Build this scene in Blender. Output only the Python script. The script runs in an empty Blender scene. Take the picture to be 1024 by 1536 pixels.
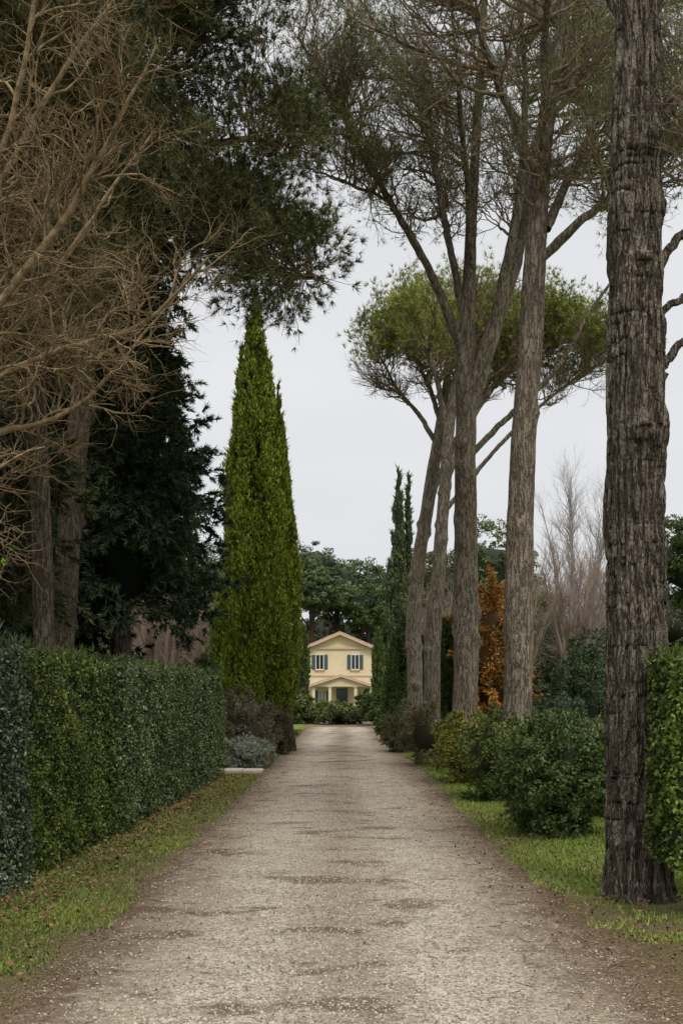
import bpy, bmesh, math, numpy as np
from mathutils import Vector
rng=np.random.default_rng(7)
sc=bpy.context.scene
Z=np.array([0,0,1.0])
def nrm(v): return v/np.maximum(np.linalg.norm(v,axis=-1,keepdims=True),1e-9)
_nr=np.random.default_rng(99)
_ND=nrm(_nr.normal(size=(14,3))); _NP=_nr.uniform(0,6.28,14); _NF=_nr.uniform(.6,1.7,14)
def nz(p,s=1.0,o=0.0):
    a=np.zeros(p.shape[:-1])
    q=p*s+o
    w=np.sin(q@_ND[:4].T*1.3+_NP[:4]).sum(-1)*.5
    for i in range(14): a=a+np.sin((q@_ND[i])*_NF[i]*2+_NP[i]+w)
    return a/5.3
# ---------------------------------------------------------------- mesh builder
class MB:
    def __init__(s): s.v=[];s.f=[];s.c=[];s.n=0
    def add(s,v,f,c,m=0,smooth=False):
        v=np.asarray(v,float).reshape(-1,3); f=np.asarray(f)
        c=np.asarray(c,float)
        if c.ndim==1: c=np.tile(c,(len(v),1))
        s.v.append(v); s.c.append(c); s.f.append((f+s.n,m,smooth)); s.n+=len(v)
    def build(s,name,mats):
        me=bpy.data.meshes.new(name)
        V=np.concatenate(s.v); C=np.concatenate(s.c)
        me.vertices.add(len(V)); me.vertices.foreach_set('co',V.ravel().astype(np.float32))
        L=np.concatenate([f.ravel() for f,_,_ in s.f]).astype(np.int32)
        T=np.concatenate([np.full(len(f),f.shape[1]) for f,_,_ in s.f]).astype(np.int32)
        M=np.concatenate([np.full(len(f),m) for f,m,_ in s.f]).astype(np.int32)
        S=np.concatenate([np.full(len(f),sm) for f,_,sm in s.f]).astype(bool)
        me.loops.add(len(L)); me.loops.foreach_set('vertex_index',L)
        me.polygons.add(len(T))
        st=np.concatenate([[0],np.cumsum(T)[:-1]]).astype(np.int32)
        me.polygons.foreach_set('loop_start',st)
        me.polygons.foreach_set('material_index',M); me.polygons.foreach_set('use_smooth',S)
        me.update(calc_edges=True)
        a=me.color_attributes.new('tint','FLOAT_COLOR','POINT')
        a.data.foreach_set('color',np.concatenate([np.clip(C,0,1),np.ones((len(C),1))],1).ravel().astype(np.float32))
        for m in mats: me.materials.append(m)
        o=bpy.data.objects.new(name,me); sc.collection.objects.link(o); return o
def smooth(pts,rad,n):
    a=np.concatenate([np.asarray(pts,float),np.asarray(rad,float)[:,None]],1)
    for _ in range(3):
        q=a[:-1]*.75+a[1:]*.25; r=a[:-1]*.25+a[1:]*.75
        b=np.empty((2*len(q),4)); b[0::2]=q; b[1::2]=r
        a=np.concatenate([a[:1],b,a[-1:]])
    s=np.concatenate([[0],np.cumsum(np.linalg.norm(np.diff(a[:,:3],axis=0),axis=1))])
    t=np.linspace(0,s[-1],n)
    a=np.stack([np.interp(t,s,a[:,i]) for i in range(4)],1)
    return a[:,:3],a[:,3]
def tubes(mb,P,R,k,col,m=0,disp=None):
    N,n=P.shape[:2]
    T=nrm(np.gradient(P,axis=1))
    ref=np.where(np.abs(T[:,:,2:3]).mean(1,keepdims=True)>.8,np.array([1.,0,0]),Z)
    A=nrm(np.cross(T,ref)); B=np.cross(T,A)
    th=np.linspace(0,2*np.pi,k,endpoint=False)
    c=np.cos(th)[:,None];s=np.sin(th)[:,None]
    off=A[:,:,None,:]*c+B[:,:,None,:]*s
    RR=R[:,:,None]*np.ones(k)
    if disp is not None: RR=disp(P,RR,th,off)
    V=P[:,:,None,:]+off*RR[...,None]
    i=np.arange(N)[:,None,None]*n*k; j=np.arange(n-1)[None,:,None]*k; a=np.arange(k)[None,None,:]
    b=(a+1)%k
    F=np.stack([i+j+a,i+j+b,i+j+k+b,i+j+k+a],-1).reshape(-1,4)
    mb.add(V,F,col if np.ndim(col)==1 else np.repeat(col,n*k,0),m,True)
def spawn(P,R,M,t0,t1,l0,l1,ang,up,npts,rs,wob=.15,curl=0.,taper=.5):
    N,n=P.shape[:2]
    ln=np.linalg.norm(np.diff(P,axis=1),axis=2).sum(1)
    idx=rng.choice(N,M,p=ln/ln.sum()); t=rng.uniform(t0,t1,M); f=t*(n-1)*.9999; i=f.astype(int); fr=(f-i)[:,None]
    pos=P[idx,i]*(1-fr)+P[idx,i+1]*fr; tan=nrm(P[idx,i+1]-P[idx,i]); rad=R[idx,i]*(1-fr[:,0])+R[idx,i+1]*fr[:,0]
    perp=nrm(np.cross(tan,rng.normal(size=(M,3)))); a=(ang*rng.uniform(.6,1.4,M))[:,None]
    d=nrm(tan*np.cos(a)+perp*np.sin(a)+up*Z)
    L=rng.uniform(l0,l1,M)*(1-taper*t)
    out=[pos]
    for _ in range(npts-1):
        pos=pos+d*(L/(npts-1))[:,None]; out.append(pos)
        d=nrm(d+rng.normal(size=(M,3))*wob+curl*Z)
    C=np.stack(out,1); r0=np.minimum(rad*.7,rs)
    return C,r0[:,None]*np.linspace(1,.35,npts)[None]
def ends(P,per=1,t0=.5):
    N,n=P.shape[:2]
    t=rng.uniform(t0,1,(per,N)); t[0]=1
    f=t*(n-1)*.9999; i=f.astype(int); fr=(f-i)[...,None]; I=np.arange(N)[None]
    pos=P[I,i]*(1-fr)+P[I,i+1]*fr; d=nrm(P[I,i+1]-P[I,i])
    return pos.reshape(-1,3),d.reshape(-1,3)
def tufts(mb,pos,d,K,L,W,spread,c0,c1,m=1,cs=.6,up=0.):
    M=len(pos)
    w=np.clip(.5+.45*nz(pos,cs)+rng.normal(size=M)*.22,0,1)[:,None]
    col=np.array(c0)*(1-w)+np.array(c1)*w
    D=nrm(d[:,None]+rng.normal(size=(M,K,3))*spread+up*Z)
    S=nrm(np.cross(D,rng.normal(size=(M,K,3))))
    ll=(L*rng.uniform(.6,1.2,(M,K)))[...,None]
    b=pos[:,None]+D*0
    V=np.stack([b-S*W*.5,b+S*W*.5,b+D*ll],2)
    F=np.arange(M*K*3).reshape(-1,3)
    mb.add(V,F,np.repeat(col,K*3,0),m)
def leaves(mb,pos,nor,L,W,col,m=0,tan=None):
    M=len(pos)
    n=nrm(nor); t=nrm(np.cross(n,rng.normal(size=(M,3)))) if tan is None else nrm(tan)
    b=nrm(np.cross(n,t)); s=rng.uniform(.6,1.25,(M,1))
    t=t*s*L*.5; b=b*s*W*.5
    V=np.stack([pos-t,pos+b-t*.1,pos+t,pos-b-t*.1],1)
    mb.add(V,np.arange(M*4).reshape(-1,4),np.repeat(col,4,0),m)
def colmix(n,c0,c1,w): 
    w=np.clip(w,0,1)[:,None]; return np.array(c0)*(1-w)+np.array(c1)*w
def clumps(mb,C,S,per,L,W,c0,c1,m=0,up=None,jit=.2):
    N=len(C); S=np.broadcast_to(S,(N,3))
    d=nrm(rng.normal(size=(N,per,3)))
    pos=(C[:,None]+d*S[:,None]*rng.uniform(.7,1.08,(N,per,1))).reshape(-1,3)
    nor=(d+rng.normal(size=d.shape)*.5).reshape(-1,3)
    w=np.repeat(rng.uniform(0,1,N),per)*.6+rng.uniform(0,1,N*per)*.4+rng.normal(size=N*per)*jit*.5
    tan=None
    if up is not None:
        tan=(up*Z+d*.35+rng.normal(size=d.shape)*.4).reshape(-1,3); nor=np.cross(tan,rng.normal(size=tan.shape))
    leaves(mb,pos,nor,L,W,colmix(0,c0,c1,w),m,tan)
def core(mb,c,r,col,m=0,n=20,amp=.12,sc_=1.5):
    th=np.linspace(0,2*np.pi,n*2,endpoint=False); ph=np.linspace(.02,np.pi-.02,n)
    D=np.stack([np.sin(ph)[:,None]*np.cos(th),np.sin(ph)[:,None]*np.sin(th),np.cos(ph)[:,None]+0*th],-1)
    V=np.array(c)+D*np.array(r)*(1+amp*nz(D*np.array(r)+np.array(c),sc_))[...,None]
    k=2*n; j=np.arange(n-1)[:,None]*k; a=np.arange(k); b=(a+1)%k
    F=np.stack([j+a,j+k+a,j+k+b,j+b],-1).reshape(-1,4); mb.add(V,F,np.array(col),m,True)
# ---------------------------------------------------------------- materials
def newmat(name):
    m=bpy.data.materials.new(name); m.use_nodes=True; nt=m.node_tree
    return m,nt,nt.nodes['Principled BSDF']
def N(nt,t,**k):
    n=nt.nodes.new(t)
    for a,b in k.items(): setattr(n,a,b)
    return n
def math_(nt,op,a,b=None,clamp=False):
    n=nt.nodes.new('ShaderNodeMath'); n.operation=op; n.use_clamp=clamp
    for i,x in enumerate((a,b)):
        if x is None: continue
        if isinstance(x,(int,float)): n.inputs[i].default_value=x
        else: nt.links.new(x,n.inputs[i])
    return n.outputs[0]
def mixc(nt,f,a,b,mode='MIX'):
    n=nt.nodes.new('ShaderNodeMix'); n.data_type='RGBA'; n.blend_type=mode
    for s,x in ((0,f),(6,a),(7,b)):
        if hasattr(x,'is_output'): nt.links.new(x,n.inputs[s])
        elif s==0: n.inputs[0].default_value=x
        else: n.inputs[s].default_value=(*x,1) if len(x)==3 else x
    return n.outputs[2]
def noise(nt,co,s,d=3,r=.6):
    n=N(nt,'ShaderNodeTexNoise'); n.inputs['Scale'].default_value=s; n.inputs['Detail'].default_value=d; n.inputs['Roughness'].default_value=r
    nt.links.new(co,n.inputs['Vector']); return n.outputs['Fac']
def ramp(nt,f,a,b):
    n=nt.nodes.new('ShaderNodeMapRange'); n.inputs[1].default_value=a; n.inputs[2].default_value=b; nt.links.new(f,n.inputs[0]); return n.outputs[0]
def leafmat(name,rough=.55,spec=.2):
    m,nt,b=newmat(name)
    at=N(nt,'ShaderNodeAttribute',attribute_name='tint'); 
    nt.links.new(at.outputs['Color'],b.inputs['Base Color']); b.inputs['Roughness'].default_value=rough
    b.inputs['Specular IOR Level'].default_value=spec
    return m
LEAF=leafmat('leaf_foliage',.6,.2); NEED=leafmat('needle_foliage',.8,.1); GLOSS=leafmat('hedge_leaf_glossy',.5,.2); PALE=leafmat('pale_twig_bark',.9,.1)
def barkmat(name,c0,c1,c2,zs=.16,scale=9,bump=.02,df=.55):
    m,nt,b=newmat(name)
    tc=N(nt,'ShaderNodeTexCoord'); mp=N(nt,'ShaderNodeMapping'); mp.inputs['Scale'].default_value=(1,1,zs)
    nt.links.new(tc.outputs['Object'],mp.inputs[0]); co=mp.outputs[0]
    mp2=N(nt,'ShaderNodeMapping'); mp2.inputs['Scale'].default_value=(1,1,min(1,zs*3)); nt.links.new(tc.outputs['Object'],mp2.inputs[0])
    na=noise(nt,co,scale*1.5,3,.65); nb=noise(nt,mp2.outputs[0],scale*2.2,2,.7); n1=noise(nt,mp2.outputs[0],scale*7,3,.75)
    fa=ramp(nt,math_(nt,'ABSOLUTE',math_(nt,'SUBTRACT',na,.5)),.0,.08)
    fb=ramp(nt,math_(nt,'ABSOLUTE',math_(nt,'SUBTRACT',nb,.48)),.0,.06)
    cr=math_(nt,'MULTIPLY',fa,math_(nt,'ADD',math_(nt,'MULTIPLY',fb,.45),.55))
    big=noise(nt,tc.outputs['Object'],1.3,3)
    c=mixc(nt,cr,c0,c1); c=mixc(nt,math_(nt,'MULTIPLY',ramp(nt,n1,.42,.62),cr),c,c2); c=mixc(nt,math_(nt,'MULTIPLY',ramp(nt,big,.42,.7),df),c,[x*.4 for x in c1])
    at=N(nt,'ShaderNodeAttribute',attribute_name='tint'); c=mixc(nt,1.0,c,at.outputs['Color'],'MULTIPLY')
    nt.links.new(c,b.inputs['Base Color']); b.inputs['Roughness'].default_value=.92; b.inputs['Specular IOR Level'].default_value=.12
    h=math_(nt,'ADD',cr,math_(nt,'MULTIPLY',n1,.8)); bp=N(nt,'ShaderNodeBump'); bp.inputs['Distance'].default_value=bump
    nt.links.new(h,bp.inputs['Height']); nt.links.new(bp.outputs[0],b.inputs['Normal'])
    return m
def twigmat(name,c0,c1,s):
    m,nt,b=newmat(name); tc=N(nt,'ShaderNodeTexCoord'); n=noise(nt,tc.outputs['Object'],s,2,.7); at=N(nt,'ShaderNodeAttribute',attribute_name='tint')
    c=mixc(nt,1.0,mixc(nt,ramp(nt,n,.35,.65),c0,c1),at.outputs['Color'],'MULTIPLY'); nt.links.new(c,b.inputs['Base Color']); b.inputs['Roughness'].default_value=.9; b.inputs['Specular IOR Level'].default_value=.12; return m
BARK=barkmat('pine_bark',(.06,.045,.034),(.25,.20,.15),(.42,.36,.28),.16,9,.02,.4)
BARKL=twigmat('pine_limb_bark',(.13,.095,.065),(.34,.27,.185),9)
BARKA=barkmat('old_pine_bark',(.03,.022,.017),(.165,.132,.10),(.35,.305,.245),.14,9,.035,.6)
BARKD=barkmat('dark_bark',(.03,.022,.017),(.115,.088,.065),(.19,.15,.11))
TWIG=twigmat('twig_bark',(.11,.08,.045),(.28,.215,.125),12)
W1=np.ones(3)
# ---------------------------------------------------------------- ground & road
def groundmat(name,road):
    m,nt,b=newmat(name)
    tc=N(nt,'ShaderNodeTexCoord'); co=tc.outputs['Object']; sx=N(nt,'ShaderNodeSeparateXYZ'); nt.links.new(co,sx.inputs[0])
    ax=math_(nt,'ABSOLUTE',sx.outputs[0])
    n2=noise(nt,co,2.2,4,.65); n12=noise(nt,co,14,3,.7); n60=noise(nt,co,60,2,.7)
    e=math_(nt,'ADD',ax,math_(nt,'MULTIPLY',math_(nt,'SUBTRACT',n2,.5),1.2)); e=math_(nt,'ADD',e,math_(nt,'MULTIPLY',math_(nt,'SUBTRACT',n12,.5),1.2))
    e=math_(nt,'ADD',e,math_(nt,'MULTIPLY',math_(nt,'SUBTRACT',n60,.5),.8))
    litter=mixc(nt,ramp(nt,n60,.35,.65),(.055,.036,.024),(.17,.115,.072))
    v=N(nt,'ShaderNodeTexVoronoi'); v.inputs['Scale'].default_value=55; nt.links.new(co,v.inputs['Vector'])
    vs=N(nt,'ShaderNodeSeparateColor'); nt.links.new(v.outputs['Color'],vs.inputs[0])
    if road:
        vb=N(nt,'ShaderNodeTexVoronoi'); vb.inputs['Scale'].default_value=27; nt.links.new(co,vb.inputs['Vector']); vs2=N(nt,'ShaderNodeSeparateColor'); nt.links.new(vb.outputs['Color'],vs2.inputs[0])
        g=mixc(nt,vs.outputs[0],(.19,.16,.12),(.66,.59,.47)); g=mixc(nt,math_(nt,'MULTIPLY',ramp(nt,n12,.35,.7),.45),g,(.41,.35,.265)) 
        g=mixc(nt,math_(nt,'MULTIPLY',ramp(nt,vs2.outputs[0],.70,.95),.65),g,(.13,.11,.085)); g=mixc(nt,math_(nt,'MULTIPLY',ramp(nt,vs2.outputs[1],.8,.95),.6),g,(.64,.58,.48))
        mp=N(nt,'ShaderNodeMapping'); mp.inputs['Scale'].default_value=(.8,1.2,1); nt.links.new(co,mp.inputs[0]); np_=noise(nt,mp.outputs[0],1.1,4,.62)
        mp3=N(nt,'ShaderNodeMapping'); mp3.inputs['Scale'].default_value=(1.6,.16,1); nt.links.new(co,mp3.inputs[0]); ns=noise(nt,mp3.outputs[0],1.0,3,.6)
        wt=math_(nt,'ABSOLUTE',math_(nt,'SUBTRACT',ax,.78)); wt=ramp(nt,math_(nt,'ADD',wt,math_(nt,'MULTIPLY',math_(nt,'SUBTRACT',ns,.5),.7)),.18,.7)
        g=mixc(nt,math_(nt,'MULTIPLY',wt,.62),g,(.22,.17,.118))
        g=mixc(nt,math_(nt,'MULTIPLY',ramp(nt,n2,.45,.7),.5),g,(.20,.16,.118)); g=mixc(nt,math_(nt,'MULTIPLY',ramp(nt,n60,.5,.7),.5),g,(.14,.115,.085))
        cb=math_(nt,'MULTIPLY',ramp(nt,ax,1.0,.1),.06)
        pt=math_(nt,'MULTIPLY',ramp(nt,math_(nt,'ADD',np_,cb),.585,.645),.85); pt=math_(nt,'MULTIPLY',pt,ramp(nt,n12,.25,.48)); g=mixc(nt,pt,g,(.10,.068,.042))
        c=mixc(nt,ramp(nt,e,1.4,2.05),g,litter)
    else:
        n05=noise(nt,co,.45,3)
        litter=mixc(nt,math_(nt,'MULTIPLY',ramp(nt,vs.outputs[0],.6,1.),ramp(nt,e,2.3,1.8)),litter,(.4,.34,.26))
        gr=mixc(nt,n12,(.08,.12,.025),(.19,.26,.05)); gr=mixc(nt,ramp(nt,n60,.4,.75),gr,(.12,.13,.045))
        lt=math_(nt,'LESS_THAN',sx.outputs[0],0.0); near=ramp(nt,sx.outputs[1],19,9)
        k=math_(nt,'MULTIPLY',math_(nt,'MULTIPLY',lt,near),.65)
        nearR=math_(nt,'MULTIPLY',math_(nt,'SUBTRACT',1.0,lt),ramp(nt,sx.outputs[1],12.,9.5))
        gm=ramp(nt,math_(nt,'ADD',e,math_(nt,'MULTIPLY',math_(nt,'SUBTRACT',n05,.5),.9)),1.95,2.4)
        gm=math_(nt,'MULTIPLY',gm,math_(nt,'SUBTRACT',1.0,k)); gm=math_(nt,'MULTIPLY',gm,math_(nt,'SUBTRACT',1.0,math_(nt,'MULTIPLY',nearR,.85)))
        c=mixc(nt,gm,litter,gr)
    nt.links.new(c,b.inputs['Base Color']); b.inputs['Roughness'].default_value=.95; b.inputs['Specular IOR Level'].default_value=.12
    bp=N(nt,'ShaderNodeBump'); bp.inputs['Distance'].default_value=.016; bp.inputs['Strength'].default_value=1.
    nt.links.new(v.outputs['Distance'],bp.inputs['Height']); nt.links.new(bp.outputs[0],b.inputs['Normal'])
    return m
def grid(name,xs,ys,zf,mat):
    X,Y=np.meshgrid(xs,ys); z=zf(X,Y); V=np.stack([X,Y,z],-1); nx=len(xs)
    j=np.arange(len(ys)-1)[:,None]*nx; a=np.arange(nx-1)
    mb=MB(); mb.add(V,np.stack([j+a,j+a+1,j+nx+a+1,j+nx+a],-1).reshape(-1,4),W1,0,True); return mb.build(name,[mat])
grid('ground',np.array([-900,-200,-60,-30,-12,-6,-3,0,3,6,12,30,60,200,900.]),np.array([-300,-40,0,10,20,40,64,90,150,300,1200.]),lambda x,y:0*x,groundmat('ground_grass_litter',False))
ry=np.linspace(-12,64,900)
mb=MB(); hwL=2.0+.10*np.sin(ry*1.3)+.07*np.sin(ry*3.7+1)+rng.normal(size=900)*.02; hwR=2.0+.1*np.sin(ry*1.1+2)+.07*np.sin(ry*4.1)+rng.normal(size=900)*.02
cols=np.linspace(-1,1,15)
X=np.where(cols[None]<0,cols[None]*hwL[:,None],cols[None]*hwR[:,None]); V=np.stack([X,ry[:,None]+0*X,.004+.03*(1-cols[None]**2)+0*X],-1)
j=np.arange(899)[:,None]*15; a=np.arange(14); mb.add(V,np.stack([j+a,j+a+1,j+15+a+1,j+15+a],-1).reshape(-1,4),W1,0,True)
mb.build('gravel_driveway',[groundmat('gravel_drive',True)])
mb=MB(); M=80000; y=6+rng.power(.7,M)*26; x=rng.normal(size=M)*1.15; kk=np.abs(x)<2.05+.25*rng.normal(size=M); x=x[kk];y=y[kk];M=len(x)
s=(.0035+.009*rng.uniform(0,1,M)**2)[:,None]; base=np.stack([x,y,.006+.03*np.clip(1-(x/1.98)**2,0,1)],1)
o=np.array([[1,0,0],[0,1,0],[-1,0,0],[0,-1,0],[0,0,.9]]); rot=rng.uniform(0,6.3,M)
ox=o[None,:,0]*np.cos(rot)[:,None]-o[None,:,1]*np.sin(rot)[:,None]; oy=o[None,:,0]*np.sin(rot)[:,None]+o[None,:,1]*np.cos(rot)[:,None]*.7
V=base[:,None]+np.stack([ox,oy,o[None,:,2]+0*ox],-1)*s[:,None]
F=(np.arange(M)[:,None,None]*5+np.array([[0,1,4],[1,2,4],[2,3,4],[3,0,4]])).reshape(-1,3)
mb.add(V,F,np.repeat(colmix(0,(.12,.10,.08),(.55,.49,.4),rng.uniform(0,1,M)),5,0)); 
STONE=leafmat('loose_stone',.9,.15); mb.build('loose_gravel',[STONE])
mb=MB(); M=24000; y=6+rng.power(.8,M)*36; sd=rng.choice([-1,1],M); x=sd*(2.0+rng.normal(size=M)*.32+np.abs(rng.normal(size=M))*.35)
k=rng.uniform(size=M)<.12; x=np.where(k,rng.normal(size=M)*1.0,x)
pos=np.stack([x,y,.02+rng.uniform(0,.012,M)+.025*np.clip(1-(x/1.98)**2,0,1)],1)
leaves(mb,pos,Z+rng.normal(size=(M,3))*.35,.032,.014,colmix(0,(.05,.03,.02),(.24,.14,.075),rng.uniform(0,1,M)))
M=5500; y=rng.uniform(7,27,M); x=-3.0+.03*(y-11)+rng.normal(size=M)*.35
leaves(mb,np.stack([x,y,.03+rng.uniform(0,.04,M)],1),Z+rng.normal(size=(M,3))*.5,.05,.03,colmix(0,(.06,.033,.018),(.27,.16,.08),rng.uniform(0,1,M)))
M=2500; y=rng.uniform(8,20,M); x=2.6+rng.normal(size=M)*.5
leaves(mb,np.stack([x,y,.03+rng.uniform(0,.04,M)],1),Z+rng.normal(size=(M,3))*.5,.04,.022,colmix(0,(.05,.03,.018),(.24,.145,.075),rng.uniform(0,1,M)))
mb.build('fallen_leaves',[STONE])
mb=MB(); M=700; y=rng.uniform(6.5,30,M); x=rng.choice([-1,1],M)*(1.85+rng.normal(size=M)*.45); a=rng.uniform(0,6.28,M); l=rng.uniform(.02,.08,M)
t=np.linspace(-1,1,4)[None,:,None]; dd=np.stack([np.cos(a),np.sin(a),0*a],1)[:,None]*l[:,None,None]; P=np.stack([x,y,.028+0*x],1)[:,None]+dd*t+rng.normal(size=(M,4,3))*np.array([.006,.006,.001]); tubes(mb,P,np.full((M,4),.003),4,W1*.6); mb.build('fallen_twigs',[TWIG])
def grass(name,M,xs,ys,h,dens,g0,g1):
    mb=MB(); x=rng.uniform(*xs,M); y=ys[0]+rng.power(.75,M)*(ys[1]-ys[0]); p=np.stack([x,y,0*x],1)
    w=nz(p,1.2)+.6*nz(p,4.); k=rng.uniform(-.9,1.2,M)<w+dens(x,y); p=p[k]
    w=w[k]; M=len(p)
    d=nrm(rng.normal(size=(M,3))*.5+Z); S=nrm(np.cross(d,rng.normal(size=(M,3)))); hh=(h*rng.uniform(.3,1.3,M))[:,None]
    wd=.004+.0003*p[:,1:2]
    V=np.stack([p-S*wd,p+S*wd,p+d*hh],1); cc=colmix(0,g0,g1,.5+.35*w+rng.normal(size=M)*.25)
    k=rng.uniform(size=M)<.08; cc[k]=np.array((.22,.18,.08))
    mb.add(V,np.arange(M*3).reshape(-1,3),np.repeat(cc,3,0)); mb.build(name,[LEAF])
grass('grass_verge',170000,(2.0,5.8),(9,50),.065,lambda x,y:np.clip((x-2.3)*2.5,-1.4,.6)+np.clip((y-12.)*.7,-1.6,0)+.3,(.085,.135,.026),(.26,.35,.055))
grass('grass_verge',130000,(-3.3,-1.95),(8,60),.05,lambda x,y:np.clip((-x-2.2)*2,-1,.3)+np.clip((y-15)*.07,-.4,.9)-.0,(.075,.11,.026),(.22,.285,.055))
# ---------------------------------------------------------------- hedges
def hedge(name,p0,p1,th,z0,z1,n,L,W,c0,c1,c2,pale=.12,seed=0.):
    mb=MB(); p0=np.array([*p0,0.]);p1=np.array([*p1,0.]); ax=nrm(p1-p0); Ln=np.linalg.norm(p1-p0); sd=np.array([ax[1],-ax[0],0])
    def place(u,v,w): return p0+ax*u[...,None]+sd*(v*th/2)[...,None]+Z*(z0+w*(z1-z0))[...,None]
    A=2*(z1-z0)*Ln+th*Ln+2*th*(z1-z0); pos=[];nor=[]
    for face,area in (('f',(z1-z0)*Ln*1.5),('b',(z1-z0)*Ln*.3),('t',th*Ln),('s',th*(z1-z0)),('e',th*(z1-z0))):
        M=int(n*area/A); a=rng.uniform(0,1,M); b=rng.uniform(0,1,M)
        if face=='f': q=place(a*Ln,np.ones(M),b); nn=sd
        if face=='b': q=place(a*Ln,-np.ones(M),b); nn=-sd
        if face=='t': q=place(a*Ln,b*2-1,np.ones(M)); nn=Z
        if face=='s': q=place(0*a,b*2-1,a); nn=-ax
        if face=='e': q=place(0*a+Ln,b*2-1,a); nn=ax
        bump=.06*nz(q,1.6,seed)+.055*nz(q,5.,seed)+.035*nz(q,13.,seed)
        q=q+nn*(bump+rng.normal(size=M)*.03-.02-.07*(rng.uniform(size=M)<.25))[:,None]
        pos.append(q); nor.append(np.broadcast_to(nn,(M,3)))
    pos=np.concatenate(pos); nor=np.concatenate(nor); M=len(pos)
    w=.40+.25*nz(pos,3.,seed)+.22*nz(pos,11.,seed)+rng.normal(size=M)*.28
    col=colmix(0,c0,c1,w); k=rng.uniform(size=M)<pale*(1+.9*nz(pos,2.2,seed+3)); col[k]=np.array(c2)*rng.uniform(.6,1.1,(k.sum(),1))
    leaves(mb,pos,nor+rng.normal(size=(M,3))*.9,L,W,col)
    M=int(Ln*130); q=place(rng.uniform(0,Ln,M),rng.uniform(-1,1,M),1.0+.025*rng.normal(size=M)); tufts(mb,q,np.tile(Z,(M,1)),5,.12,.025,.45,c0,c1,0)
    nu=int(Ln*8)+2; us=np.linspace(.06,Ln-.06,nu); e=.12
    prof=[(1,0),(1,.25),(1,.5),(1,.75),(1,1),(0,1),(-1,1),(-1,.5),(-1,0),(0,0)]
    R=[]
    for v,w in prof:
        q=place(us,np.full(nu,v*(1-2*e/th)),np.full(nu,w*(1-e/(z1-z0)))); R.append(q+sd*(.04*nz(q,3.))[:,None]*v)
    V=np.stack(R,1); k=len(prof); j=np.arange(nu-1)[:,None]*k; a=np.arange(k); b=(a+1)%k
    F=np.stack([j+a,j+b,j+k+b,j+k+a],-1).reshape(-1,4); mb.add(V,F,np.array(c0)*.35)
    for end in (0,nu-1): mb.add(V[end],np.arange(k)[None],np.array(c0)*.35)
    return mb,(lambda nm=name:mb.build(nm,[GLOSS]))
hedge('clipped_hedge',(-4.0,6.5),(-3.82,11.75),1.2,0.03,2.47,52000,.05,.026,(.028,.05,.024),(.125,.165,.08),(.28,.33,.23),.15)[1]()
hedge('clipped_hedge',(-3.88,12.05),(-3.71,15.6),1.2,0.03,2.38,40000,.05,.028,(.022,.042,.009),(.125,.165,.028),(.25,.28,.07),.1,5.)[1]()
hedge('clipped_hedge',(-3.64,15.65),(-3.4,26.6),1.2,0.03,2.37,80000,.055,.03,(.028,.05,.017),(.13,.17,.055),(.24,.28,.16),.1,9.)[1]()
mbx,fin=hedge('garden_hedge',(5.6,10.2),(2.86,10.2),.9,.45,2.3,38000,.055,.032,(.026,.05,.010),(.14,.19,.028),(.28,.34,.08),.08,2.)
st=np.stack([np.linspace([x,10.2,0],[x+.1,10.2,.7],4) for x in (3.3,3.8,4.4,5.,5.4)]); tubes(mbx,st,np.full((5,4),.03),6,W1*.08); fin()
# ---------------------------------------------------------------- bushes
def bush(name,x,y,rx,ry,h,c0,c1,L=.06,W=.035,nc=90,per=220,z0=0.,lump=.28,mat=None,twig=0,wild=.12):
    mb=MB(); c=np.array([x,y,z0+(h-z0)*.5]); r=np.array([rx,ry,(h-z0)*.5])
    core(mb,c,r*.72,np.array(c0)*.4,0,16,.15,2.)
    d=nrm(rng.normal(size=(nc,3))); C=c+d*r*(.84+wild*nz(d*r+c,2.)+wild*.7*rng.normal(size=nc))[:,None]; C[:,2]=np.maximum(C[:,2],z0+.1)
    S=lump*(rng.uniform(.5,1.2,(nc,1)))*np.array([rx,rx,(h-z0)*.5])
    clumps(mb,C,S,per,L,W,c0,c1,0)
    q=C+d*S*.9; P=np.stack([c+(q-c)*t for t in (.5,.8,1.0)],1)
    P2,R2=spawn(P,np.full(P.shape[:2],.01),nc*5,.5,1,.15*rx+.12,.3*rx+.2,.6,.35,4,.006)
    tubes(mb,P2,R2,3,W1*.6,1); pp,dd=ends(P2,4,.3); tufts(mb,pp,dd,4,L*1.3,W,.7,c0,c1,0)
    if twig:
        P3,R3=spawn(P,np.full(P.shape[:2],.012),twig,.6,1,.3,.6,.5,.4,5,.008,.2); tubes(mb,P3,R3,3,W1,1)
    return mb.build(name,[mat or LEAF,TWIG])
bush('laurel_bush',3.02,15.9,.72,.75,1.62,(.03,.055,.018),(.16,.215,.065),.06,.033,150,220)
bush('laurel_bush',2.95,21,.75,.8,1.42,(.045,.07,.018),(.21,.25,.055),.06,.034,110,170)
bush('laurel_bush',4.6,18.2,.9,.9,1.35,(.03,.055,.017),(.13,.17,.055),.06,.034,110,170)
bush('yellow_green_shrub',2.75,25.0,.6,.6,1.35,(.10,.11,.02),(.38,.35,.06),.06,.034,80,140)
bush('brown_shrub',2.35,31,.62,.7,1.6,(.075,.068,.033),(.25,.22,.11),.06,.03,60,90,twig=500,wild=.2)
bush('brown_shrub',2.1,38,.62,1.2,1.55,(.05,.065,.025),(.18,.185,.075),.07,.04,70,100,twig=300,wild=.2)
bush('box_shrub',2.05,47,.5,1.5,1.35,(.045,.075,.02),(.15,.2,.05),.09,.05,60,80)
bush('box_shrub',2.3,55,.6,2.,1.3,(.045,.075,.02),(.15,.2,.05),.09,.05,60,80)
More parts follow.
